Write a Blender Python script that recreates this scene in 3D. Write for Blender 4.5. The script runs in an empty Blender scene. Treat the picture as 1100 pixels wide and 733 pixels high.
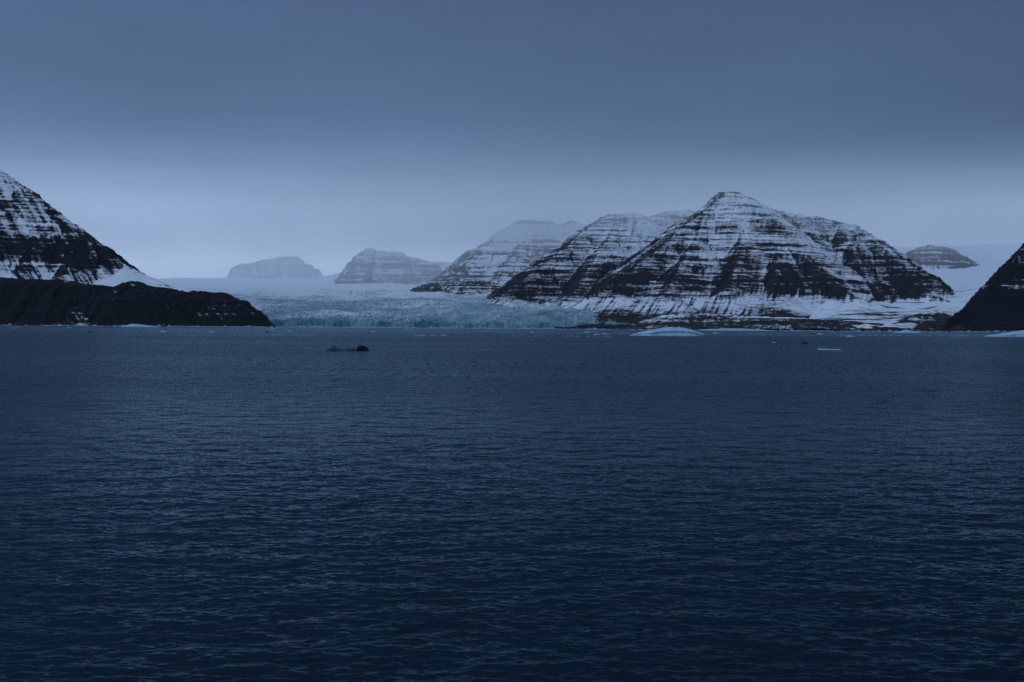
import bpy, math, random
import numpy as np
from mathutils import Matrix, Vector

random.seed(7)
SC = bpy.context.scene
COL = SC.collection
R = math.radians

# ------------------------------------------------------------------ camera
FPX = 1100.0 / 36.0 * 35.0
CAM_H = 18.0
PITCH, ROLL = 0.951, 0.39
MROT = Matrix.Rotation(R(90 - PITCH), 3, 'X') @ Matrix.Rotation(R(ROLL), 3, 'Z')

cam_d = bpy.data.cameras.new('camera')
cam_d.lens = 35.0
cam_d.sensor_width = 36.0
cam_d.clip_start = 0.5
cam_d.clip_end = 60000.0
cam = bpy.data.objects.new('camera', cam_d)
COL.objects.link(cam)
cam.matrix_world = Matrix.Translation((0, 0, CAM_H)) @ MROT.to_4x4()
SC.camera = cam


def P(u, v, D):
    """world point seen at photo position (u, v), D metres in front of the viewpoint"""
    d = MROT @ Vector(((u - 550.0) / FPX, (366.5 - v) / FPX, -1.0))
    d = d * (D / d.y)
    return (d.x, d.y, d.z + CAM_H)


# ------------------------------------------------------------------ noise in numpy
def _hash(ix, iy, seed):
    h = (ix.astype(np.int64) * 374761393 + iy.astype(np.int64) * 668265263 + seed * 1442695041) & 0xFFFFFFFF
    h = ((h ^ (h >> 13)) * 1274126177) & 0xFFFFFFFF
    return (h ^ (h >> 16)) & 0xFFFF


def perlin(x, y, seed=0):
    xi, yi = np.floor(x), np.floor(y)
    xf, yf = x - xi, y - yi
    xi, yi = xi.astype(np.int64), yi.astype(np.int64)
    u = xf * xf * xf * (xf * (xf * 6 - 15) + 10)
    v = yf * yf * yf * (yf * (yf * 6 - 15) + 10)

    def g(ix, iy, dx, dy):
        a = _hash(ix, iy, seed) * (2 * np.pi / 65536.0)
        return np.cos(a) * dx + np.sin(a) * dy
    a = g(xi, yi, xf, yf)
    b = g(xi + 1, yi, xf - 1, yf)
    c = g(xi, yi + 1, xf, yf - 1)
    d = g(xi + 1, yi + 1, xf - 1, yf - 1)
    return ((a + (b - a) * u) * (1 - v) + (c + (d - c) * u) * v) * 1.5


def fbm(x, y, o=4, seed=0, gain=0.5):
    s, a = 0.0, 1.0
    for i in range(o):
        s = s + a * perlin(x, y, seed + i * 17)
        x, y, a = x * 2.03 + 3.1, y * 2.03 - 1.7, a * gain
    return s


def ridged(x, y, o=4, seed=0, gain=0.5):
    s, a = 0.0, 1.0
    for i in range(o):
        s = s + a * (1 - 2 * np.abs(perlin(x, y, seed + i * 13)))
        x, y, a = x * 2.05 + 1.3, y * 2.05 + 7.7, a * gain
    return s


def sstep(a, b, x):
    t = np.clip((x - a) / (b - a), 0, 1)
    return t * t * (3 - 2 * t)


# ------------------------------------------------------------------ mesh helpers
def grid_mesh(name, X, Y, Z, mat, attrs=None, smooth=True, keep=None):
    ny, nx = X.shape
    co = np.stack([X, Y, Z], -1).reshape(-1, 3)
    idx = np.arange(ny * nx).reshape(ny, nx)
    q = np.stack([idx[:-1, :-1], idx[:-1, 1:], idx[1:, 1:], idx[1:, :-1]], -1).reshape(-1, 4)
    if keep is not None:
        k = (keep[:-1, :-1] | keep[:-1, 1:] | keep[1:, 1:] | keep[1:, :-1]).reshape(-1)
        q = q[k]
        used = np.zeros(len(co), bool)
        used[q.ravel()] = True
        remap = np.cumsum(used) - 1
        co = co[used]
        q = remap[q]
    else:
        used = slice(None)
    me = bpy.data.meshes.new(name)
    me.vertices.add(len(co))
    me.vertices.foreach_set('co', np.ascontiguousarray(co, np.float32).ravel())
    me.loops.add(len(q) * 4)
    me.loops.foreach_set('vertex_index', np.ascontiguousarray(q, np.int32).ravel())
    me.polygons.add(len(q))
    me.polygons.foreach_set('loop_start', np.arange(0, len(q) * 4, 4, dtype=np.int32))
    me.polygons.foreach_set('use_smooth', np.full(len(q), smooth))
    me.update(calc_edges=True)
    for an, av in (attrs or {}).items():
        at = me.attributes.new(an, 'FLOAT', 'POINT')
        at.data.foreach_set('value', np.ascontiguousarray(av.reshape(-1)[used], np.float32))
    me.materials.append(mat)
    o = bpy.data.objects.new(name, me)
    COL.objects.link(o)
    return o


def structure(o, label=None):
    o['kind'] = 'structure'
    if label:
        o['label'] = label
    return o


# ------------------------------------------------------------------ node helpers
class NT:
    def __init__(self, nt):
        self.nt = nt

    def n(self, typ, props=None, **inp):
        nd = self.nt.nodes.new(typ)
        for k, v in (props or {}).items():
            setattr(nd, k, v)
        for k, v in inp.items():
            key = int(k[1:]) if k[0] == 'i' and k[1:].isdigit() else k.replace('_', ' ')
            s = nd.inputs[key]
            if hasattr(v, 'links'):
                self.nt.links.new(v, s)
            else:
                s.default_value = v
        return nd

    def math(self, op, a, b=0.0, c=0.0, clamp=False):
        return self.n('ShaderNodeMath', {'operation': op, 'use_clamp': clamp}, i0=a, i1=b, i2=c).outputs[0]

    def vmath(self, op, a, b=(0, 0, 0)):
        nd = self.n('ShaderNodeVectorMath', {'operation': op}, i0=a, i1=b)
        return nd.outputs[0]

    def mix(self, f, a, b, blend='MIX'):
        nd = self.nt.nodes.new('ShaderNodeMix')
        nd.data_type = 'RGBA'
        nd.blend_type = blend
        for s, v in ((nd.inputs[0], f), (nd.inputs[6], a), (nd.inputs[7], b)):
            if hasattr(v, 'links'):
                self.nt.links.new(v, s)
            else:
                s.default_value = v
        return nd.outputs[2]

    def noise(self, vec, scale, detail=4.0, rough=0.55, dist=0.0):
        return self.n('ShaderNodeTexNoise', None, Vector=vec, Scale=scale, Detail=detail, Roughness=rough, Distortion=dist).outputs[0]

    def ramp(self, f, a, b):
        nd = self.n('ShaderNodeMapRange', {'clamp': True, 'interpolation_type': 'SMOOTHSTEP'}, i0=f, i1=a, i2=b, i3=0.0, i4=1.0)
        return nd.outputs[0]


def new_mat(name):
    m = bpy.data.materials.new(name)
    m.use_nodes = True
    m.node_tree.nodes.clear()
    return m, NT(m.node_tree)


def finish(m, t, **kw):
    b = t.n('ShaderNodeBsdfPrincipled', None, **kw)
    o = t.n('ShaderNodeOutputMaterial')
    m.node_tree.links.new(b.outputs[0], o.inputs[0])
    return b


SNOW = (0.60, 0.64, 0.71, 1)


def terrain_mat(name, rock_a, rock_b, fine=0.05, band=0.6, speck=0.5, hard=2.6):
    """basalt and snow: the mesh carries where snow can lie, the noise breaks its edges into ledges"""
    m, t = new_mat(name)
    pos = t.n('ShaderNodeNewGeometry').outputs['Position']
    att = t.n('ShaderNodeAttribute', {'attribute_name': 'snow'}).outputs['Fac']
    vb = t.vmath('MULTIPLY', pos, (0.012, 0.012, 0.14))
    nb = t.noise(vb, 1.0, 4, 0.6)
    nf = t.noise(pos, fine, 5, 0.65)
    s = t.math('ADD', att, t.math('MULTIPLY', t.math('SUBTRACT', nb, 0.5), band * 2))
    s = t.math('ADD', s, t.math('MULTIPLY', t.math('SUBTRACT', nf, 0.5), speck * 2))
    f = t.math('MULTIPLY_ADD', s, hard, 0.5, clamp=True)
    rk = t.mix(t.noise(pos, 0.02, 4, 0.6), rock_a, rock_b)
    sn = t.mix(t.noise(pos, 0.01, 3, 0.5), SNOW, (0.50, 0.55, 0.62, 1))
    c = t.mix(f, rk, sn)
    bmp = t.n('ShaderNodeBump', None, Strength=0.6, Distance=3.0, Height=nf)
    finish(m, t, Base_Color=c, Roughness=0.85, Normal=bmp.outputs[0], Specular_IOR_Level=0.04)
    return m


# ------------------------------------------------------------------ mountains from their ridges
def ridge_field(X, Y, ridges):
    """height from the best ridge at every point. ridge = dict(pts, k, zt, k2, L, bias)"""
    H = np.full(X.shape, -1e4)
    H2 = np.full(X.shape, -1e4)
    ARC, DIST, BIAS, ZT = (np.zeros(X.shape) for _ in range(4))
    for ri, r in enumerate(ridges):
        arc = ri * 3700.0
        h1 = np.full(X.shape, -1e4)
        a1, d1, z1 = (np.zeros(X.shape) for _ in range(3))
        k, zt, k2, L = r.get('k', 0.72), r.get('zt', 170.0), r.get('k2', 0.5), r.get('L', 320.0)
        for (a, b) in zip(r['pts'][:-1], r['pts'][1:]):
            ax, ay, az = a
            bx, by, bz = b
            dx, dy = bx - ax, by - ay
            L2 = dx * dx + dy * dy
            t = np.clip(((X - ax) * dx + (Y - ay) * dy) / L2, 0, 1)
            d = np.hypot(X - ax - t * dx, Y - ay - t * dy)
            zr = az + (bz - az) * t
            ztl = np.minimum(zt, zr)
            d0 = (zr - ztl) / k
            h = np.where(d < d0, zr - k * d, ztl - k2 * L * (1 - np.exp(-np.maximum(d - d0, 0) / L)) - r.get('tail', 0.04) * np.maximum(d - d0, 0))
            best = h > h1
            side = np.where((X - ax) * dy - (Y - ay) * dx > 0, 0.0, 900.0)
            h1 = np.where(best, h, h1)
            a1 = np.where(best, arc + side + t * math.sqrt(L2), a1)
            d1 = np.where(best, d, d1)
            z1 = np.where(best, ztl, z1)
            arc += math.sqrt(L2)
        best = h1 > H
        H2 = np.where(best, H, np.maximum(H2, h1))
        H = np.where(best, h1, H)
        ARC, DIST, ZT = np.where(best, a1, ARC), np.where(best, d1, DIST), np.where(best, z1, ZT)
        BIAS = np.where(best, r.get('bias', 0.0), BIAS)
    CREASE = np.exp(-(H - H2) / 22.0) * sstep(60, 160, DIST)
    return H, ARC, DIST, BIAS, ZT, CREASE


def make_terrace(seed, zmax=1300.0, tmin=16.0, tmax=42.0):
    rng = np.random.default_rng(seed)
    zi, zo = [-200.0], [-200.0]
    z = -200.0
    while z < zmax:
        th = rng.uniform(tmin, tmax)
        a, b = rng.uniform(0.22, 0.4), rng.uniform(0.55, 0.8)
        zi += [z + a * th, z + th]
        zo += [z + b * th, z + th]
        z += th
    return np.array(zi), np.array(zo)


def build_mountain(name, x0, x1, y0, y1, res, ridges, mat, seed, thr, label,
                   spur=34.0, spur_w=95.0, terr=0.45, rough=10.0, aspect=0.26, tmin=10.0, tmax=30.0, zmin=-6.0, foot=0.0, fall=(-0.35, -0.94), sw=0.62, lw=0.19, stw=0.16, zs=1.0, gully=0.38, calm_x=None):
    nx, ny = int((x1 - x0) / res), int((y1 - y0) / res)
    X, Y = np.meshgrid(np.linspace(x0, x1, nx), np.linspace(y0, y1, ny))
    wx = X + 22 * fbm(X / 160, Y / 160, 3, seed + 5)
    wy = Y + 22 * fbm(X / 160, Y / 160, 3, seed + 9)
    H, ARC, D, BIAS, ZT, CREASE = ridge_field(wx * 0.5 + X * 0.5, wy * 0.5 + Y * 0.5, ridges)
    sa, sb = X * -fall[1] + Y * fall[0], X * fall[0] + Y * fall[1]
    st = fbm(sa / 17.0, sb / 420.0, 3, seed + 61)
    ZT = np.where(ZT > 60, ZT + 22 * fbm(X / 140, Y / 140, 3, seed + 13) + 26 * st, ZT)
    gx0 = np.gradient(H, X[0], axis=1)
    amp = sstep(0, 80, D)
    cliff = sstep(-20, 40, H - ZT)
    g = ridged(ARC / spur_w, D / 900.0, 3, seed + 21)
    H = H + spur * (0.35 + 0.65 * cliff) * amp * (g - 0.55)
    H = H + rough * fbm(X / 70, Y / 70, 4, seed + 31) * (0.25 + 0.75 * cliff) * (0.55 + 0.45 * amp)
    zi, zo = make_terrace(seed + 3, tmin=tmin, tmax=tmax)
    zw = H + 4 * fbm(X / 420, Y / 420, 2, seed + 41) + 0.008 * X
    gy, gx = np.gradient(H, Y[:, 0], X[0])
    slope = np.hypot(gx, gy)
    T = np.interp(zw, zi, zo) - zw
    H = H + T * terr * sstep(-35, 25, H - ZT)
    one = zw * 0
    strata = 0.55 * perlin(zw / 46 / zs, one + seed, seed + 81) + 0.9 * perlin(zw / 19 / zs, one + 3.3 + X / 700, seed + 82) + 1.35 * perlin(zw / 10 / zs, X / 420, seed + 83)
    strata = strata * (0.75 + 0.5 * perlin(X / 130, Y / 130, seed + 84))
    th = np.interp(H, [p[0] for p in thr], [p[1] for p in thr])
    lo = fbm(X / 230, Y / 230, 4, seed + 51)
    snow = th + BIAS + lw * lo + sw * strata + gully * CREASE - aspect * gx0 - 0.30 * (np.minimum(slope, 1.6) - 0.72) + stw * st
    # talus fans: dark stripes running down the fall line
    talus = 1 - sstep(-30, 20, H - ZT)
    tal_snow = 0.26 + BIAS - 1.0 * np.maximum(st, -0.1) * (0.5 + 0.9 * sstep(-0.3, 0.5, lo)) + 0.35 * lo
    if calm_x:   # broad even snow apron on this side
        cx = sstep(calm_x[0], calm_x[1], X)
        tal_snow = tal_snow * (1 - cx) + (0.45 + 0.5 * lo + 0.12 * st) * cx
    if foot:
        tal_snow = tal_snow - 1.1 * (1 - sstep(foot * 0.4, foot * 1.6, H + 14 * fbm(X / 60, Y / 60, 3, seed + 71)))
    snow = snow * (1 - talus) + tal_snow * talus
    o = grid_mesh(name, X, Y, H, mat, {'snow': snow}, keep=H > zmin)
    structure(o, label)
    return o


def ridge(pts, **kw):
    kw['pts'] = [P(*p) for p in pts]
    return kw


BASALT_A, BASALT_B = (0.011, 0.011, 0.014, 1), (0.024, 0.023, 0.024, 1)
mat_mtn = terrain_mat('basalt and snow', BASALT_A, BASALT_B, fine=0.07, band=0.85, speck=0.75, hard=1.5)
mat_head = terrain_mat('dark basalt and snow', (0.006, 0.006, 0.0075, 1), (0.011, 0.012, 0.014, 1), fine=0.06, band=0.35, speck=0.6)
mat_far = terrain_mat('distant basalt and snow', BASALT_A, BASALT_B, fine=0.05, band=0.9, speck=0.7, hard=3.0)
mat_mor = terrain_mat('moraine rubble and snow', (0.013, 0.013, 0.015, 1), (0.030, 0.028, 0.027, 1), fine=0.045, band=0.1, speck=1.1, hard=2.2)

# main pyramid and its right shoulder
build_mountain('mountain', 180, 2900, 4330, 7150, 5.0, [
    ridge([(784.5, 205, 6000), (787.5, 205, 6000)]),
    ridge([(784.5, 205, 6000), (760, 225, 5850), (735, 243, 5650), (715, 262, 5480), (690, 281, 5280), (668, 297, 5130), (650, 311, 5000), (640, 319, 4940)]),
    ridge([(786, 214, 6000), (800, 238, 5750), (797, 262, 5450), (790, 288, 5180), (778, 312, 4940)]),
    ridge([(760, 225, 5850), (745, 260, 5500), (728, 290, 5150), (716, 314, 4950)]),
    ridge([(794, 214, 6000), (815, 240, 5800), (836, 259, 5600), (858, 272, 5450), (880, 290, 5250), (903, 306, 5080), (919, 319, 4950)], bias=-0.02),
    ridge([(836, 259, 5600), (834, 285, 5250), (832, 314, 4940)]),
    ridge([(792, 212, 6000), (820, 223, 6300), (850, 230, 6500), (880, 233, 6500), (905, 239, 6400), (925, 248, 6250), (945, 262, 6050),
           (960, 276, 5900), (975, 288, 5720), (990, 305, 5500), (1006, 318, 5300)], bias=0.05),
    ridge([(905, 239, 6400), (913, 262, 6050), (922, 285, 5750), (936, 305, 5450), (950, 319, 5250)]),
], mat_mtn, 11, [(120, 0.0), (170, -0.58), (300, -0.60), (370, -0.32), (470, -0.08), (600, -0.04), (730, 0.08), (810, 0.2)],
    'snow streaked pyramid mountain of banded black rock, the tallest peak', foot=75.0, calm_x=(1100, 1450), lw=0.32, gully=0.5)

# second mountain, tucked behind the pyramid
build_mountain('mountain', -250, 1900, 4900, 8000, 5.5, [
    ridge([(655, 230, 6900), (680, 229, 6900)]),
    ridge([(655, 230, 6900), (640, 239, 6800), (620, 255, 6600), (600, 272, 6400), (580, 288, 6200), (560, 301, 6000), (546, 312, 5850), (538, 319, 5750)]),
    ridge([(667, 232, 6900), (650, 262, 6500), (630, 292, 6050), (612, 318, 5700)]),
    ridge([(680, 229, 6900), (695, 234, 7150), (712, 228, 7300), (742, 226, 7400), (790, 240, 7400)], bias=0.08),
    ridge([(695, 234, 7150), (690, 270, 6500), (670, 305, 5950)], bias=0.1),
], mat_mtn, 23, [(150, 0.0), (200, -0.55), (310, -0.5), (420, -0.1), (600, 0.0), (740, 0.12), (800, 0.0)],
    'snow streaked banded mountain with a flat top, left of the tallest peak')

# third mountain, fading into the cloud
build_mountain('mountain', -700, 1200, 7300, 9800, 8.0, [
    ridge([(560, 236, 8500), (590, 237, 8500), (603, 243, 8600), (612, 237, 8700), (622, 239, 8700), (660, 250, 8900)], zt=380.0),
    ridge([(560, 236, 8500), (548, 243, 8400), (535, 253, 8300), (520, 268, 8150), (505, 281, 8000), (490, 295, 7850)], zt=380.0),
    ridge([(575, 240, 8500), (555, 270, 8000), (540, 292, 7700)], zt=380.0),
    ridge([(612, 240, 8700), (595, 270, 8100), (585, 292, 7800)], zt=380.0),
], mat_far, 37, [(380, -0.25), (480, 0.05), (700, 0.3), (850, 0.4), (900, -0.1)],
    'pale banded mountain half lost in cloud, third from the tallest peak', zs=2.0, sw=0.9, tmin=20, tmax=50, zmin=150)

# nunataks out on the ice
build_mountain('nunatak', -1750, -500, 8300, 9700, 8.0, [
    ridge([(392, 268, 9200), (430, 271, 9200), (442, 278, 9150), (470, 283, 9080), (480, 300, 9040)], zt=372.0, k=1.5),
    ridge([(392, 268, 9200), (383, 274, 9150), (370, 288, 9080), (358, 306, 9000)], zt=372.0, k=1.5),
    ridge([(405, 269, 9200), (402, 288, 8950), (400, 301, 8800)], zt=372.0, k=1.5),
    ridge([(440, 278, 9150), (446, 292, 8950), (455, 302, 8800)], zt=372.0, k=1.5),
], mat_far, 41, [(380, -0.3), (430, 0.0), (560, 0.35), (640, 0.4)],
    'flat topped rock island rising from the ice cap behind the glacier', zs=1.5, sw=0.9, gully=0.15, terr=0.95, tmin=34, tmax=62, zmin=250, spur=12)
build_mountain('nunatak', -3300, -1700, 9800, 11300, 9.0, [
    ridge([(250, 287, 10600), (266, 283, 10700), (290, 279, 10700), (298, 276, 10900), (318, 275, 10900), (328, 283, 10700), (345, 292, 10500)], zt=455.0, k=1.9),
    ridge([(250, 287, 10600), (247, 300, 10400)], zt=455.0, k=1.9),
    ridge([(270, 284, 10700), (272, 302, 10300)], zt=455.0, k=1.9),
    ridge([(300, 282, 10700), (305, 303, 10300)], zt=455.0, k=1.9),
], mat_far, 43, [(450, -0.2), (560, 0.2), (850, 0.5)],
    'faint grey rock wall in the mist, farthest left above the glacier', zs=1.5, sw=0.9, gully=0.15, terr=0.95, tmin=34, tmax=62, zmin=350, spur=14)
build_mountain('nunatak', 3050, 4250, 7500, 8700, 8.0, [
    ridge([(989, 265, 8000), (998, 263, 8000), (1014, 265, 8000), (1026, 270, 7980)], zt=490.0),
    ridge([(989, 265, 8000), (980, 274, 7900), (975, 283, 7800)], zt=490.0),
    ridge([(1005, 265, 8000), (1003, 285, 7750)], zt=490.0),
], mat_far, 47, [(450, -0.6), (560, -0.4), (720, -0.2)],
    'dark rounded rock island in the snow slope right of the tallest peak', zs=1.25, sw=0.8, tmin=18, tmax=40, zmin=380, aspect=0.1)
build_mountain('hill', -1000, 50, 6800, 7900, 6.0, [
    ridge([(449, 308, 7350), (470, 301.5, 7350), (490, 299, 7350), (515, 300, 7350), (531, 304, 7350)], k=0.6, zt=245.0, k2=0.4),
    ridge([(470, 301.5, 7350), (476, 312, 7150)], k=0.6, zt=245.0, k2=0.4),
    ridge([(500, 300, 7350), (497, 312, 7150)], k=0.6, zt=245.0, k2=0.4),
], mat_mor, 53, [(200, -0.3), (300, -0.4), (400, -0.2)],
    'low dark rock knoll at the back edge of the glacier', terr=0.4, spur=8, zmin=150)

# left headland: snowy upper slope, black lower bench
build_mountain('headland', -4600, -1020, 4120, 6000, 4.5, [
    ridge([(-330, 120, 5500), (-200, 110, 5500), (-60, 140, 5420), (0, 184, 5330), (12, 195, 5300), (20, 198, 5290), (35, 210, 5230), (60, 233, 5150), (78, 245, 5090), (94, 254, 5050),
           (102, 262, 5030), (120, 268, 4990), (125, 278, 4970)], k=0.8, zt=270.0, k2=0.2, L=150, tail=0.6),
    ridge([(118, 276, 4990), (137, 287, 4930), (156, 298, 4860), (180, 307, 4780), (205, 313, 4680)], k=0.5, zt=900.0, k2=0.12, L=150, tail=0.38, bias=0.6),
    ridge([(-330, 285, 4520), (-60, 296, 4480), (0, 298, 4470), (60, 301, 4450), (100, 306, 4440), (125, 309, 4430), (140, 301, 4480), (160, 308, 4450), (205, 313, 4450), (240, 314, 4430),
           (250, 318, 4400), (263, 329, 4370), (272, 340, 4340), (280, 348, 4320)], k=0.72, zt=8.0, k2=0.6, L=60, bias=-0.52),
    ridge([(20, 198, 5290), (-10, 245, 5000), (-20, 285, 4700)], k=0.8, zt=270.0, k2=0.2, L=150, tail=0.6, bias=-0.25),
    ridge([(60, 233, 5150), (40, 262, 4950), (20, 288, 4700)], k=0.8, zt=270.0, k2=0.2, L=150, tail=0.6, bias=-0.3),
    ridge([(94, 254, 5050), (85, 275, 4880), (70, 293, 4700)], k=0.8, zt=260.0, k2=0.2, L=150, tail=0.6, bias=-0.3),
], mat_head, 61, [(0, -0.3), (200, -0.34), (270, -0.1), (320, -0.45), (420, -0.4), (560, 0.0), (640, -0.35), (760, -0.1)],
    'black headland with a snow patched upper slope, left shore', spur=24, spur_w=60, terr=0.6, rough=11, aspect=0.15, fall=(0.72, -0.69), sw=0.40, lw=0.45, stw=0.42)

# right hill
build_mountain('hill', 1650, 4300, 3900, 5600, 4.5, [
    ridge([(1016, 353, 4230), (1024, 340, 4300), (1042, 326, 4360), (1062, 310, 4430), (1076, 296, 4480), (1086, 284, 4520), (1092, 274, 4550), (1101, 262, 4600),
           (1125, 245, 4700), (1180, 215, 4800), (1260, 190, 4900), (1340, 180, 4900)], k=1.2, zt=6.0, k2=0.6, L=60, bias=-0.5),
    ridge([(1125, 245, 4700), (1130, 300, 4450), (1140, 345, 4200)], k=1.2, zt=6.0, k2=0.6, L=60, bias=-0.5),
    ridge([(1040, 347, 4240), (1075, 340, 4220), (1110, 332, 4210), (1180, 320, 4200)], k=0.7, zt=4.0, k2=0.6, L=30, bias=-0.6),
], mat_head, 71, [(0, -1.0), (140, -0.6), (200, 0.1), (600, 0.15)],
    'steep nearly black hill at the right edge of the view', spur=16, spur_w=80, terr=0.9, rough=8, aspect=0.1)

# moraines along the foot of the pyramid
build_mountain('moraine', 330, 1800, 4180, 4800, 4.0, [
    ridge([(694, 346, 4500), (708, 340, 4500), (724, 337, 4490), (760, 336, 4470), (800, 339, 4440), (850, 341, 4420), (900, 344, 4390), (950, 348, 4350)], k=0.32, zt=30.0, k2=0.25, L=80, bias=-0.6),
    ridge([(735, 351, 4310), (770, 349, 4310), (850, 350, 4290), (950, 351, 4280)], k=0.3, zt=4.0, k2=0.3, L=30, bias=-1.1),
], mat_mor, 83, [(0, -0.2), (40, 0.2), (90, 0.6)],
    'long low bank of dark rubble below the tallest peak', spur=5, spur_w=40, terr=0.0, rough=11, aspect=0.0)
build_mountain('moraine', 1500, 2200, 4150, 4900, 4.0, [
    ridge([(950, 353, 4270), (962, 346, 4380), (975, 340, 4460), (990, 336, 4530), (1008, 334, 4580)], k=0.45, zt=20.0, k2=0.3, L=60, bias=-0.9),
    ridge([(985, 350, 4280), (1000, 343, 4360), (1015, 341, 4380), (1030, 345, 4300)], k=0.45, zt=6.0, k2=0.3, L=40, bias=-1.1),
], mat_mor, 89, [(0, -0.2), (40, 0.2), (90, 0.6)],
    'short dark rubble ridge between the valley snow and the right hill', spur=5, spur_w=40, terr=0.0, rough=9, aspect=0.0)


# ------------------------------------------------------------------ snowfield and glacier
def z_left(D):
    return np.interp(D, [4300, 4400, 5500, 6800, 8000, 9000, 10500, 16000], [10, 11, 106, 205, 300, 380, 485, 800])


def z_right(D):
    return np.interp(D, [4200, 4400, 4700, 5300, 6500, 7750, 8400, 9500, 10400, 16000], [2, 40, 88, 175, 330, 485, 640, 800, 850, 900])


def base_z(X, Y):
    u = X / Y
    w = sstep(0.12, 0.36, u)
    return z_left(Y) * (1 - w) + z_right(Y) * w


ys = 4250 * (10500 / 4250) ** np.linspace(0, 1, 330)
us = np.linspace(-0.62, 0.66, 420)
U, Y = np.meshgrid(us, ys)
X = U * Y
Z = base_z(X, Y) + 14 * fbm(X / 500, Y / 900, 4, 5) * sstep(4300, 5200, Y) + 3 * fbm(X / 60, Y / 90, 3, 9)
# the valley ice on the right sags between its banks
Z -= 30 * np.exp(-((U - 0.40) / 0.05) ** 2) * sstep(4300, 5500, Y) * (1 - sstep(7000, 9000, Y))
Z -= 70 * sstep(0.12, 0.16, U) * (1 - sstep(0.20, 0.34, U)) * (1 - sstep(4700, 5300, Y))
Z += 190 * sstep(9300, 10500, Y) * sstep(-0.19, -0.12, U + 0.02 * fbm(U * 14, U * 0, 3, 7)) * (1 - sstep(0.1, 0.3, U))
Z -= 260 * sstep(0.42, 0.46, U) * (1 - sstep(4300, 5000, Y))
Z += 45 * fbm(U * 9, Y / 2500, 4, 207) * sstep(8200, 10000, Y) * sstep(0.3, 0.36, U)
left = 1 - sstep(0.10, 0.16, U)
Z -= 40 * left * (1 - sstep(6900, 7700, Y))
Z -= 400 * sstep(0.20, 0.27, -U) * (1 - sstep(5000, 6400, Y))
sf = 0.75 + 0.3 * fbm(X / 220, Y / 300, 4, 15) - 0.55 * (1 - sstep(4500, 5600, Y))
sf -= 0.9 * sstep(0.62, 0.9, 0.5 + 0.5 * fbm(X / 500, Y / 130, 4, 16)) * sstep(0.2, 0.3, U) * (1 - sstep(6000, 7500, Y))
o = grid_mesh('snowfield', X, Y, Z, terrain_mat('snow with rubble', BASALT_A, BASALT_B, fine=0.03, band=0.15, speck=0.8, hard=1.6), {'snow': sf}, keep=Z > -20)
structure(o, 'smooth snow cover rising inland to the cloud')

# glacier tongue
m, t = new_mat('crevassed glacier ice')
pos = t.n('ShaderNodeNewGeometry').outputs['Position']
att = t.n('ShaderNodeAttribute', {'attribute_name': 'snow'}).outputs['Fac']
v1 = t.vmath('MULTIPLY', pos, (0.02, 0.012, 0.03))
n1 = t.noise(v1, 1.0, 5, 0.65)
n2 = t.noise(pos, 0.12, 4, 0.7)
f = t.math('ADD', att, t.math('MULTIPLY', t.math('SUBTRACT', n1, 0.5), 1.6))
f = t.math('ADD', f, t.math('MULTIPLY', t.math('SUBTRACT', n2, 0.5), 1.4))
f = t.ramp(f, 0.2, 0.8)
ice = t.mix(t.ramp(t.noise(pos, 0.01, 4, 0.6), 0.35, 0.65), (0.05, 0.15, 0.20, 1), (0.16, 0.25, 0.29, 1))
c = t.mix(f, ice, t.mix(t.ramp(att, 0.4, 0.9), (0.31, 0.37, 0.43, 1), (0.52, 0.57, 0.63, 1)))
dirt = t.n('ShaderNodeAttribute', {'attribute_name': 'dirt'}).outputs['Fac']
c = t.mix(t.math('MULTIPLY', t.ramp(t.math('ADD', dirt, t.math('SUBTRACT', n2, 0.5)), 0.3, 0.9), 0.55), c, (0.06, 0.08, 0.11, 1))
finish(m, t, Base_Color=c, Roughness=0.6, Specular_IOR_Level=0.25)
mat_gl = m

rows = np.concatenate([np.linspace(0, 1, 22) * 34, 34 + 4.0 * np.cumsum(1.0085 ** np.arange(1, 245))])
us = np.linspace(-0.33, 0.155, 560)
U, RR = np.meshgrid(us, rows)
front = 4400 + 60 * fbm(us * 18, us * 0, 3, 77) + 25 * fbm(us * 90, us * 0 + 4, 3, 78)
front = front + 250 * sstep(-0.22, -0.30, us)
Y = front[None, :] + RR
X = U * Y
h = z_left(Y) + 10 * sstep(20, 160, RR) * (1 - sstep(400, 1400, RR)) + 6 * fbm(us * 30, us * 0, 2, 79)[None, :]
h += 18 * fbm(X / 420, Y / 700, 3, 80) * sstep(0, 500, RR)
# the tongue thins toward its right bank
h += 42 * np.exp(-((U - 0.085) / 0.045) ** 2) * sstep(60, 420, RR) * (1 - sstep(700, 1600, RR))
h -= h * 0.75 * sstep(0.05, 0.16, U) * (1 - sstep(60, 700, RR)) + np.minimum(40 * sstep(0.10, 0.155, U), 0.8 * h) * sstep(60, 700, RR)
crv = ridged((X + 0.35 * Y) / 34, (Y - 0.2 * X) / 24, 4, 81)
crv2 = ridged((X - 0.5 * Y) / 60, Y / 45, 3, 83)
ca = (6.5 + 5.0 * np.exp(-RR / 260)) * (1 - 0.7 * sstep(1800, 3100, RR))
zone = 0.6 + 0.8 * sstep(-0.4, 0.5, fbm(X / 350, Y / 350, 3, 85))
h += ca * zone * (crv - 0.3) * sstep(0, 12, RR) + 0.5 * ca * (crv2 - 0.3) * sstep(0, 12, RR)
face = sstep(0, 36, RR + 14 * fbm(X / 16, RR / 10, 4, 87))
Z = -3 + (h + 3) * face
snow = 0.28 + 0.30 * fbm(X / 300, Y / 500, 3, 88) + 0.5 * sstep(1300, 3100, RR) + 0.22 * (crv - 0.3) + 0.35 * fbm(X / 14, Y / 20, 3, 98)
snow -= 0.45 * (1 - sstep(16, 44, RR)) + 0.25 * (1 - sstep(40, 220, RR))
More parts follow.
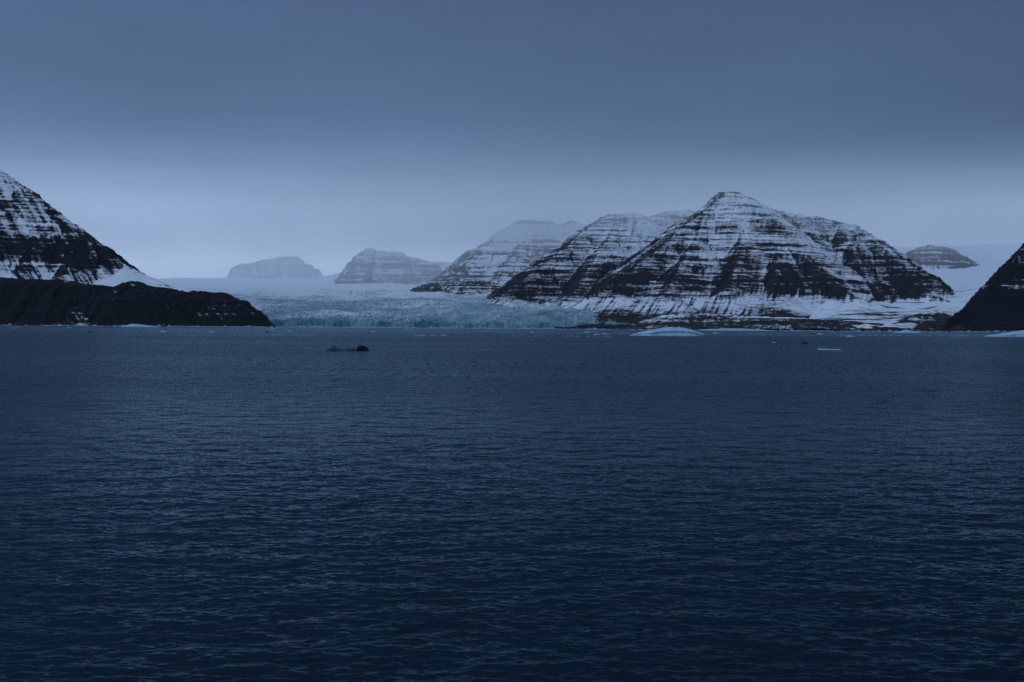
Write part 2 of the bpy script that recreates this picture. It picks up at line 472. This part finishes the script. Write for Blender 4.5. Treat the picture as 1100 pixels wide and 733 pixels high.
dirt = 0.9 * np.exp(-((U - 0.02 - 0.05 * fbm(Y / 400, Y * 0, 2, 90)) / 0.012) ** 2) * sstep(10, 120, RR) * (1 - sstep(500, 900, RR))
dirt += 0.8 * sstep(0.06, 0.13, U) * (0.4 + 0.6 * sstep(-0.2, 0.4, fbm(X / 60, Y / 60, 3, 92)))
dirt += 0.35 * sstep(0.3, 0.8, fbm(X / 160, Y / 90, 3, 93)) * (1 - sstep(800, 1400, RR))
o = grid_mesh('glacier', X, Y, Z, mat_gl, {'snow': snow, 'dirt': dirt})
structure(o, 'crevassed blue green glacier tongue ending in a low ice cliff')

# ------------------------------------------------------------------ water
m, t = new_mat('cold fjord water')
geo = t.n('ShaderNodeNewGeometry')
pos, nrm = geo.outputs['Position'], geo.outputs['Normal']
fine_w = t.n('ShaderNodeAttribute', {'attribute_name': 'ripple'}).outputs['Fac']


def wave_height(off):
    p = t.vmath('ADD', pos, off)
    a = t.noise(t.vmath('MULTIPLY', p, (0.12, 0.15, 0.0)), 1.0, 5, 0.52)
    b = t.noise(t.vmath('MULTIPLY', p, (1.3, 2.3, 0.0)), 1.0, 2, 0.5)
    return a, b


E = 0.06
a0, b0 = wave_height((0, 0, 0))
ax_, bx_ = wave_height((E, 0, 0))
ay_, by_ = wave_height((0, E, 0))
calm = t.noise(t.vmath('MULTIPLY', pos, (0.0012, 0.006, 0.0)), 1.0, 4, 0.6)
gust = t.ramp(calm, 0.30, 0.60)
gust = t.math('MULTIPLY_ADD', gust, 0.45, 0.6)
near_cut = t.n('ShaderNodeAttribute', {'attribute_name': 'calm'}).outputs['Fac']
farw = t.n('ShaderNodeAttribute', {'attribute_name': 'far'}).outputs['Fac']
patch = t.math('SUBTRACT', t.noise(t.vmath('MULTIPLY', pos, (0.35, 0.03, 0.0)), 1.0, 4, 0.72), 0.5)
patch = t.math('MULTIPLY', patch, farw)
gust = t.math('MULTIPLY', gust, near_cut)


def slope(n1, n0, m1, m0):
    s = t.math('MULTIPLY', t.math('MULTIPLY', t.math('SUBTRACT', n1, n0), 3.0 / E), fine_w)
    q = t.math('MULTIPLY', t.math('SUBTRACT', m1, m0), 0.13 / E)
    return t.math('MULTIPLY', t.math('ADD', s, q), gust)


sx, sy = slope(ax_, a0, bx_, b0), slope(ay_, a0, by_, b0)
sy = t.math('MULTIPLY_ADD', patch, 2.0, sy)
off = t.n('ShaderNodeCombineXYZ', None, X=t.math('MULTIPLY', sx, -1.0), Y=t.math('MULTIPLY', sy, -1.0), Z=0.0).outputs[0]
nv = t.vmath('NORMALIZE', t.vmath('ADD', nrm, off))
wr = t.n('ShaderNodeAttribute', {'attribute_name': 'rough'}).outputs['Fac']
tone_w = t.n('ShaderNodeAttribute', {'attribute_name': 'far_tone'}).outputs['Fac']
wc = t.mix(tone_w, (0.0003, 0.006, 0.016, 1), (0.035, 0.06, 0.10, 1))
fr = t.n('ShaderNodeFresnel', None, IOR=1.2, Normal=nv)
df = t.n('ShaderNodeBsdfDiffuse', None, Color=wc)
gl = t.n('ShaderNodeBsdfGlossy', None, Color=(0.43, 0.56, 0.62, 1), Roughness=wr, Normal=nv)
mx = t.n('ShaderNodeMixShader', None, i0=fr.outputs[0], i1=df.outputs[0], i2=gl.outputs[0])
ou = t.n('ShaderNodeOutputMaterial')
m.node_tree.links.new(mx.outputs[0], ou.inputs[0])
mat_w = m


def ocean_tile(N, L, lam_p, rms, seed, spread=5.0, chop=0.05, ang=0.0):
    """one periodic patch of wind sea from a directional spectrum"""
    rng = np.random.default_rng(seed)
    k = np.fft.fftfreq(N, L / N) * 2 * np.pi
    KX, KY = np.meshgrid(k, k)
    K = np.hypot(KX, KY)
    K[0, 0] = 1e-6
    kp = 2 * np.pi / lam_p
    th = np.arctan2(KY, KX) - (np.pi / 2 + ang)
    S = np.exp(-1.1 * (kp / K) ** 2) / K ** 3.6 * (np.abs(np.cos(th)) ** spread + 0.04)
    S *= np.exp(-(K * L / N * 0.9) ** 2)
    S[0, 0] = 0
    A = np.sqrt(S) * np.exp(2j * np.pi * rng.random((N, N)))
    h = np.fft.ifft2(A)
    dx = np.fft.ifft2(-1j * KX / K * A)
    dy = np.fft.ifft2(-1j * KY / K * A)
    s = rms / h.real.std()
    return h.real * s, dx.real * s * chop, dy.real * s * chop


def sample(tile, x, y, L):
    N = tile[0].shape[0]
    fx, fy = (x / L * N) % N, (y / L * N) % N
    ix, iy = np.floor(fx).astype(int), np.floor(fy).astype(int)
    tx, ty = fx - ix, fy - iy
    ix, iy = ix % N, iy % N
    jx, jy = (ix + 1) % N, (iy + 1) % N
    return [(a[iy, ix] * (1 - tx) + a[iy, jx] * tx) * (1 - ty) + (a[jy, ix] * (1 - tx) + a[jy, jx] * tx) * ty for a in tile]


# rows crowd together near the ship, columns fan out from it
q = np.linspace(1.0 / 40.0, 1.0 / 600.0, 880)
rows = np.concatenate([[-1500, -400, 5, 20], 1.0 / q, 600 * (16200 / 600) ** np.linspace(0.01, 1, 120)])
us = np.concatenate([[-6, -2.5, -1.2, -0.8], np.linspace(-0.66, 0.66, 1150), [0.8, 1.2, 2.5, 6]])
U, YY = np.meshgrid(us, rows)
XX = U * np.maximum(np.abs(YY), 60)
far = np.abs(YY) > 1200
XX = np.where(np.abs(XX) > 8800, np.sign(XX) * 8800, XX)
XX[:4] = np.linspace(-8800, 8800, len(us))[None, :]
D = np.hypot(XX, YY)
fade = 1 - sstep(90, 320, D)
dx = np.zeros_like(XX)
dy = np.zeros_like(XX)
dz = np.zeros_like(XX)
for (N, L, lp, rms, sd, an) in ((512, 47.0, 1.8, 0.026, 1, 0.08), (512, 31.7, 1.0, 0.010, 2, -0.18), (256, 113.0, 5.0, 0.036, 3, 0.15)):
    til = ocean_tile(N, L, lp, rms, sd, ang=an)
    c_, s_ = math.cos(an * 0.7), math.sin(an * 0.7)
    h_, a_, b_ = sample(til, XX * c_ - YY * s_, XX * s_ + YY * c_, L)
    dz += h_
    dx += a_
    dy += b_
inner = ((YY > 30) & (np.abs(U) < 0.7)).astype(float)
fade = fade * inner
ripple = 1 - 0.6 * fade
cl = np.ones_like(XX)
far_tone = sstep(1300, 2400, YY + 320 * fbm(XX / 900, YY / 260, 4, 120))  # water base colour turns paler towards the far shore, with an uneven edge
o = grid_mesh('water', XX + dx * fade, YY + dy * fade, dz * fade, mat_w, {'ripple': ripple, 'calm': cl, 'rough': 0.20 + 0.02 * sstep(90, 600, D), 'far_tone': far_tone, 'far': sstep(140, 450, D) * (1 - 0.75 * sstep(1500, 2600, D))})
structure(o, 'dark wind rippled fjord water')

# ------------------------------------------------------------------ floating ice


def ice_mat(name, a, b, scale, dark=None, rough=0.5):
    m, t = new_mat(name)
    pos = t.n('ShaderNodeTexCoord').outputs['Object']
    nz = t.noise(pos, scale, 5, 0.6)
    c = t.mix(t.ramp(nz, 0.35, 0.65), a, b)
    if dark:
        c = t.mix(t.ramp(t.noise(pos, scale * 0.6, 4, 0.6), 0.4, 0.6), c, dark)
    bp = t.n('ShaderNodeBump', None, Strength=0.5, Distance=0.6, Height=nz)
    finish(m, t, Base_Color=c, Roughness=rough, Normal=bp.outputs[0], Specular_IOR_Level=0.2)
    return m


mat_berg = ice_mat('blue iceberg ice', (0.29, 0.43, 0.54, 1), (0.21, 0.35, 0.46, 1), 0.06)
mat_floe = ice_mat('snowy floe', (0.30, 0.39, 0.47, 1), (0.20, 0.30, 0.38, 1), 0.3)
mat_grey = ice_mat('grey blue bergy ice', (0.008, 0.016, 0.030, 1), (0.028, 0.048, 0.072, 1), 0.4)
mat_dirty = ice_mat('debris covered ice', (0.003, 0.0035, 0.005, 1), (0.007, 0.0075, 0.009, 1), 0.7, rough=0.8)


def floating_ice(name, u, v, length, depth, profile, mat, label, cat, group=None, seed=0, rough=0.06, nx=90, ny=46, under=0.0):
    """closed lump with a skyline profile: list of (fraction along, height)"""
    dirv = MROT @ Vector(((u - 550.0) / FPX, (366.5 - v) / FPX, -1.0))
    s = -CAM_H / dirv.z
    cx, cy = dirv.x * s, dirv.y * s
    fx = np.linspace(0, 1, nx)
    hp = np.interp(fx, [p[0] for p in profile], [p[1] for p in profile])
    fy = np.linspace(-1, 1, ny)
    F, G = np.meshgrid(fx, fy)
    edge = np.sqrt(np.clip(1 - (2 * F - 1) ** 6, 0, 1))
    hmax = max(p[1] for p in profile)
    Xl = (F - 0.5) * length
    Yl = G * edge * depth / 2 + 0.15 * depth * fbm(F * 3, F * 0 + seed, 3, seed + 3)
    rim = 1 - np.abs(G) ** 3.2
    top = hp[None, :] * rim * (1 + 2.2 * rough * fbm(F * 6, G * 2.5, 3, seed + 1)) + rough * hmax * fbm(F * 22, G * 9, 3, seed + 2)
    top = np.maximum(top, 0.04 * hmax) * (np.abs(G) < 0.999) - 0.25 * hmax * (np.abs(G) >= 0.999)
    top[:, 0] = top[:, -1] = -0.25 * hmax
    if under:   # waterline notch on the side that faces the ship
        Yl = np.where(G < -0.8, Yl + under * depth * (0.3 + 0.7 * np.abs(fbm(F * 4, F * 0, 2, seed + 8))), Yl)
    co = np.stack([Xl, Yl, top], -1).reshape(-1, 3)
    idx = np.arange(nx * ny).reshape(ny, nx)
    faces = np.stack([idx[:-1, :-1], idx[:-1, 1:], idx[1:, 1:], idx[1:, :-1]], -1).reshape(-1, 4).tolist()
    rimv = list(idx[0]) + list(idx[1:, -1]) + list(idx[-1, :-1][::-1]) + list(idx[1:-1, 0][::-1])
    verts = co.tolist()
    base = len(verts)
    for r_ in rimv:
        verts.append([co[r_][0] * 0.9, co[r_][1] * 0.9, -0.8 * hmax - 0.5])
    n = len(rimv)
    for i in range(n):
        j = (i + 1) % n
        faces.append([int(rimv[j]), int(rimv[i]), base + i, base + j])
    faces.append([base + i for i in range(n)][::-1])
    me = bpy.data.meshes.new(name)
    me.from_pydata(verts, [], faces)
    me.polygons.foreach_set('use_smooth', np.ones(len(faces), bool))
    me.materials.append(mat)
    ob = bpy.data.objects.new(name, me)
    ob.location = (cx, cy, 0)
    COL.objects.link(ob)
    ob['label'], ob['category'] = label, cat
    if group:
        ob['group'] = group
    return ob


floating_ice('iceberg', 718, 361.0, 134, 60, [(0, 0.5), (0.05, 3), (0.2, 8), (0.36, 12.5), (0.5, 15), (0.68, 14.5), (0.8, 11), (0.9, 6), (1, 1.0)], mat_berg,
             'pale blue domed iceberg with an undercut edge below the pyramid mountain', 'iceberg', seed=3, rough=0.02, under=0.12)
floating_ice('iceberg', 1098, 362.0, 150, 55, [(0, 0.5), (0.08, 3), (0.25, 7), (0.42, 10), (0.6, 14), (0.8, 17), (1, 12)], mat_berg,
             'pale wedge shaped iceberg cut off by the right edge of the view', 'iceberg', seed=13, rough=0.05, under=0.1)
floating_ice('bergy_bit', 366.5, 377.0, 19.0, 8, [(0, 0.4), (0.08, 1.0), (0.25, 2.8), (0.36, 2.0), (0.5, 1.0), (0.62, 0.9), (0.75, 1.8), (0.9, 1.6), (1, 0.8)], mat_grey,
             'grey blue low ice chunk with two humps beside the black lump', 'ice chunk', seed=21, rough=0.12)
floating_ice('bergy_bit', 389.5, 377.0, 8.6, 6, [(0, 0.9), (0.1, 2.2), (0.3, 3.4), (0.6, 3.1), (0.85, 2.0), (1, 0.4)], mat_dirty,
             'black debris covered ice lump floating in mid fjord', 'ice chunk', seed=27, rough=0.1)
floating_ice('bergy_bit', 864.5, 369.5, 7.5, 5, [(0, 0.5), (0.3, 1.0), (0.55, 2.1), (0.75, 1.2), (1, 0.5)], mat_dirty,
             'tiny dark ice lump alone on open water before the dark shore', 'ice chunk', seed=31, rough=0.12, nx=40, ny=20)
floating_ice('ice_floe', 891, 376.0, 18, 9, [(0, 0.3), (0.08, 1.3), (0.2, 0.8), (0.5, 0.5), (0.85, 0.6), (1, 0.2)], mat_floe,
             'flat white ice floe nearest the ship on the right side', 'ice floe', seed=33, rough=0.1, nx=50, ny=24)
floating_ice('ice_floe', 790, 355.3, 300, 60, [(0, 2), (0.2, 6), (0.5, 8), (0.75, 6), (0.8, 8.5), (0.85, 4), (1, 1)], mat_floe,
             'long pale ice strip behind the domed iceberg along the dark shore', 'ice floe', seed=35, rough=0.08)
floating_ice('ice_floe', 975, 357.6, 90, 40, [(0, 1), (0.25, 4), (0.4, 9), (0.6, 7), (1, 1)], mat_berg,
             'small pale blue ice hummock below the short rubble ridge', 'ice floe', seed=37, rough=0.1)
floating_ice('ice_floe', 150, 351.5, 130, 40, [(0, 1), (0.3, 9), (0.6, 7), (1, 1)], mat_berg,
             'pale ice hummock stranded at the foot of the black headland', 'ice floe', seed=39, rough=0.12)

# loose small pieces, too far off to tell apart
for i in range(28):
    u = random.choice([random.uniform(0, 300), random.uniform(300, 700), random.uniform(620, 1095)])
    hz = 345 + 7.5 * u / 1100
    v = hz + random.uniform(5.6, 12.5)
    Lg = random.uniform(9, 26)
    dk = i % 5 == 0
    hh = random.uniform(0.8, 2.6)
    floating_ice('ice_piece', u, v, Lg, Lg * 0.5, [(0, 0.2 * hh), (0.3, hh), (0.6, 0.7 * hh), (1, 0.2 * hh)], mat_dirty if dk else mat_floe,
                 'tiny dark ice piece adrift near the far shore' if dk else 'tiny pale ice piece adrift near the far shore', 'ice piece',
                 'tiny dark ice pieces near the far shore' if dk else 'tiny pale ice pieces near the far shore', seed=100 + i, rough=0.15, nx=18, ny=10)

# brash ice: a mush of slabs along the shores, one mass
rng = np.random.default_rng(5)
V, Fc = [], []


def slab(cx, cy, r, hgt):
    n = rng.integers(5, 8)
    a0 = rng.random() * 6.28
    b = len(V)
    tilt = rng.normal(0, 0.12, 2)
    for top in (0, 1):
        for k in range(n):
            a = a0 + 6.283 * k / n
            rr = r * rng.uniform(0.7, 1.15) * (1.0 if top == 0 else 0.8)
            x, y = math.cos(a) * rr * 1.6, math.sin(a) * rr
            V.append((cx + x, cy + y, (-0.4 if top == 0 else hgt * (1 + rng.normal(0, .15)) + (x * tilt[0] + y * tilt[1]) * 0.3)))
    for k in range(n):
        Fc.append((b + k, b + (k + 1) % n, b + n + (k + 1) % n, b + n + k))
    Fc.append(tuple(b + n + k for k in range(n)))


SH = [(0, 4260), (280, 4230), (300, 4380), (480, 4370), (690, 4330), (760, 4230), (950, 4220), (1010, 4180), (1100, 4080)]
for i in range(5200):
    u = rng.uniform(-40, 1140)
    Ds = np.interp(u, [s[0] for s in SH], [s[1] for s in SH])
    D_ = Ds - abs(rng.normal(0, 150)) + 20
    if rng.random() < 0.4:
        D_ = Ds - abs(rng.normal(0, 35)) + 20
    x = (u - 550) / FPX * D_
    if perlin(np.array([x / 160.0]), np.array([D_ / 60.0]), 9)[0] < rng.normal(-0.05, 0.25):
        continue
    slab(x, D_, rng.uniform(1.5, 6.5), rng.uniform(0.4, 2.4) * (3.0 if rng.random() < 0.08 else 1))
# a few drawn-out windrows further out
for (ua, ub, va, vb, cnt) in ((0, 300, 352.0, 353.5, 160), (230, 720, 359.3, 362.0, 330), (640, 1100, 358.5, 361.5, 260), (420, 580, 365.5, 366.3, 50), (830, 900, 368, 368.5, 40)):
    for i in range(cnt):
        f_ = rng.random()
        u, v = ua + (ub - ua) * f_, va + (vb - va) * f_ + rng.normal(0, 0.25)
        d = MROT @ Vector(((u - 550.0) / FPX, (366.5 - v) / FPX, -1.0))
        s = -CAM_H / d.z
        if perlin(np.array([d.x * s / 90.0]), np.array([0.5 + ua]), 19)[0] < -0.05:
            continue
        slab(d.x * s, d.y * s, rng.uniform(0.6, 2.2), rng.uniform(0.15, 0.5))
me = bpy.data.meshes.new('brash_ice')
me.from_pydata(V, [], Fc)
me.materials.append(mat_floe)
o = bpy.data.objects.new('brash_ice', me)
COL.objects.link(o)
o['kind'] = 'stuff'
o['label'] = 'mush of loose brash ice strewn along the far shore'

# ------------------------------------------------------------------ air
def vol_mat(name, color, density, aniso):
    m = bpy.data.materials.new(name)
    m.use_nodes = True
    nt = m.node_tree
    nt.nodes.clear()
    pv = nt.nodes.new('ShaderNodeVolumePrincipled')
    pv.inputs['Color'].default_value = color
    pv.inputs['Density'].default_value = density
    pv.inputs['Anisotropy'].default_value = aniso
    ou = nt.nodes.new('ShaderNodeOutputMaterial')
    nt.links.new(pv.outputs[0], ou.inputs['Volume'])
    return m


def box(name, x0, x1, y0, y1, z0, z1, mat):
    v = [(x, y, z) for z in (z0, z1) for (x, y) in ((x0, y0), (x1, y0), (x1, y1), (x0, y1))]
    f = [(3, 2, 1, 0), (4, 5, 6, 7), (0, 1, 5, 4), (1, 2, 6, 5), (2, 3, 7, 6), (3, 0, 4, 7)]
    me = bpy.data.meshes.new(name)
    me.from_pydata(v, [], f)
    me.materials.append(mat)
    o = bpy.data.objects.new(name, me)
    COL.objects.link(o)
    return o


FOG_SIGMA, FOG_TOP = 8.2e-4, 1.9
haze = box('haze', -9000, 9000, -1700, 16500, -80, 1950, vol_mat('haze air', (0.50, 0.72, 1.0, 1), 4.5e-6, 0.0))
haze['kind'] = 'stuff'
haze['label'] = 'thin blue haze over the fjord'

# cloud lying on the ice cap: it thickens inland and leans out over the summits, with no hard edge
m = bpy.data.materials.new('cloud air')
m.use_nodes = True
m.node_tree.nodes.clear()
t = NT(m.node_tree)
pos = t.n('ShaderNodeNewGeometry').outputs['Position']
px_, py_, pz_ = t.n('ShaderNodeSeparateXYZ', None, Vector=pos).outputs
zc = t.math('MINIMUM', pz_, 800.0)
wisp = t.math('SUBTRACT', t.noise(t.vmath('MULTIPLY', pos, (0.0009, 0.0006, 0.0022)), 1.0, 3, 0.55), 0.5)
dist = t.math('ADD', py_, t.math('MULTIPLY', zc, 2.35))
dist = t.math('MULTIPLY_ADD', wisp, 2600.0, dist)
dens = t.ramp(dist, 7050.0, 10300.0)
base = t.math('MULTIPLY_ADD', wisp, 260.0, pz_)
dens2 = t.math('MULTIPLY', t.ramp(base, 520.0, 920.0), t.ramp(py_, 4700.0, 6300.0))
dens = t.math('MULTIPLY', t.math('ADD', dens, t.math('MULTIPLY', dens2, FOG_TOP)), t.math('SUBTRACT', 1.0, t.ramp(pz_, 220.0, 1220.0)))
dens = t.math('MULTIPLY', dens, t.math('SUBTRACT', 1.0, t.ramp(py_, 9800.0, 11200.0)))
dens = t.math('MULTIPLY', dens, FOG_SIGMA)
pv = t.n('ShaderNodeVolumePrincipled', None, Color=(0.98, 0.99, 1.0, 1), Density=dens, Anisotropy=0.35)
ou = t.n('ShaderNodeOutputMaterial')
m.node_tree.links.new(pv.outputs[0], ou.inputs['Volume'])
o = box('cloud', -8900, 8900, 4900, 11200, -70, 1900, m)
o['kind'] = 'stuff'
o['label'] = 'low cloud lying over the ice cap and around the far summits'

# ------------------------------------------------------------------ sky and light
SUN_EL, SUN_AZ = 42.0, -125.0
w = bpy.data.worlds.new('World')
SC.world = w
w.use_nodes = True
nt = w.node_tree
nt.nodes.clear()
t = NT(nt)
sky = t.n('ShaderNodeTexSky', {'sky_type': 'NISHITA', 'sun_disc': False, 'sun_elevation': R(SUN_EL), 'sun_rotation': R(SUN_AZ),
                               'air_density': 1.0, 'dust_density': 2.0, 'ozone_density': 3.0})
dirn = t.n('ShaderNodeTexCoord').outputs['Generated']
# overcast deck: grey cloud with soft folds over the blue
sep = t.n('ShaderNodeSeparateXYZ', None, Vector=dirn).outputs
elev = t.math('MAXIMUM', sep[2], 0.0)
cl = t.noise(t.vmath('MULTIPLY', dirn, (1.3, 1.3, 5.0)), 1.6, 4, 0.5)
clm = t.math('MULTIPLY_ADD', t.math('SUBTRACT', cl, 0.5), 0.6, 1.0)
clm = t.math('MULTIPLY', clm, t.math('MULTIPLY_ADD', sep[0], -0.42, 1.0))
grad = t.n('ShaderNodeValToRGB')
cr = grad.color_ramp
stops = ((0.0, (11.0, 13.4, 17.0)), (0.05, (10.4, 12.8, 16.4)), (0.075, (9.8, 12.2, 15.8)), (0.10, (5.6, 7.3, 10.2)), (0.125, (2.3, 3.3, 5.1)), (0.15, (1.3, 2.0, 3.4)), (0.18, (0.98, 1.58, 2.8)), (0.22, (0.82, 1.35, 2.45)),
         (0.32, (0.68, 1.09, 2.15)), (0.55, (0.66, 1.16, 2.5)), (0.75, (4.0, 5.4, 8.0)), (1.0, (5.5, 7.3, 10.3)))
cr.elements[0].position, cr.elements[0].color = stops[0][0], (*stops[0][1], 1)
cr.elements[1].position, cr.elements[1].color = stops[-1][0], (*stops[-1][1], 1)
for p_, c_ in stops[1:-1]:
    e = cr.elements.new(p_)
    e.color = (*c_, 1)
nt.links.new(elev, grad.inputs[0])
deck = t.mix(1.0, grad.outputs[0], t.n('ShaderNodeCombineColor', None, Red=clm, Green=clm, Blue=clm).outputs[0], 'MULTIPLY')
mixd = t.mix(0.97, sky.outputs[0], deck)
bg = t.n('ShaderNodeBackground', None, Color=mixd, Strength=0.1)
ow = t.n('ShaderNodeOutputWorld')
nt.links.new(bg.outputs[0], ow.inputs[0])

sun_d = bpy.data.lights.new('sun', 'SUN')
sun_d.energy = 0.5
sun_d.angle = R(60)
sun_d.color = (0.60, 0.79, 1.0)
sun = bpy.data.objects.new('sun', sun_d)
COL.objects.link(sun)
az, el = R(SUN_AZ), R(SUN_EL)
to_sun = Vector((math.sin(az) * math.cos(el), math.cos(az) * math.cos(el), math.sin(el)))
sun.rotation_euler = to_sun.to_track_quat('Z', 'Y').to_euler()

# ------------------------------------------------------------------ picture
SC.view_settings.view_transform = 'Standard'
SC.view_settings.look = 'None'
SC.view_settings.exposure = 0.0
SC.view_settings.gamma = 1.0
SC.view_settings.use_curve_mapping = False
SC.render.engine = 'CYCLES'
SC.cycles.use_denoising = True
SC.cycles.denoiser = 'OPENIMAGEDENOISE'
SC.cycles.denoising_prefilter = 'NONE'
SC.cycles.max_bounces = 6
SC.cycles.volume_bounces = 4
SC.cycles.caustics_reflective = False
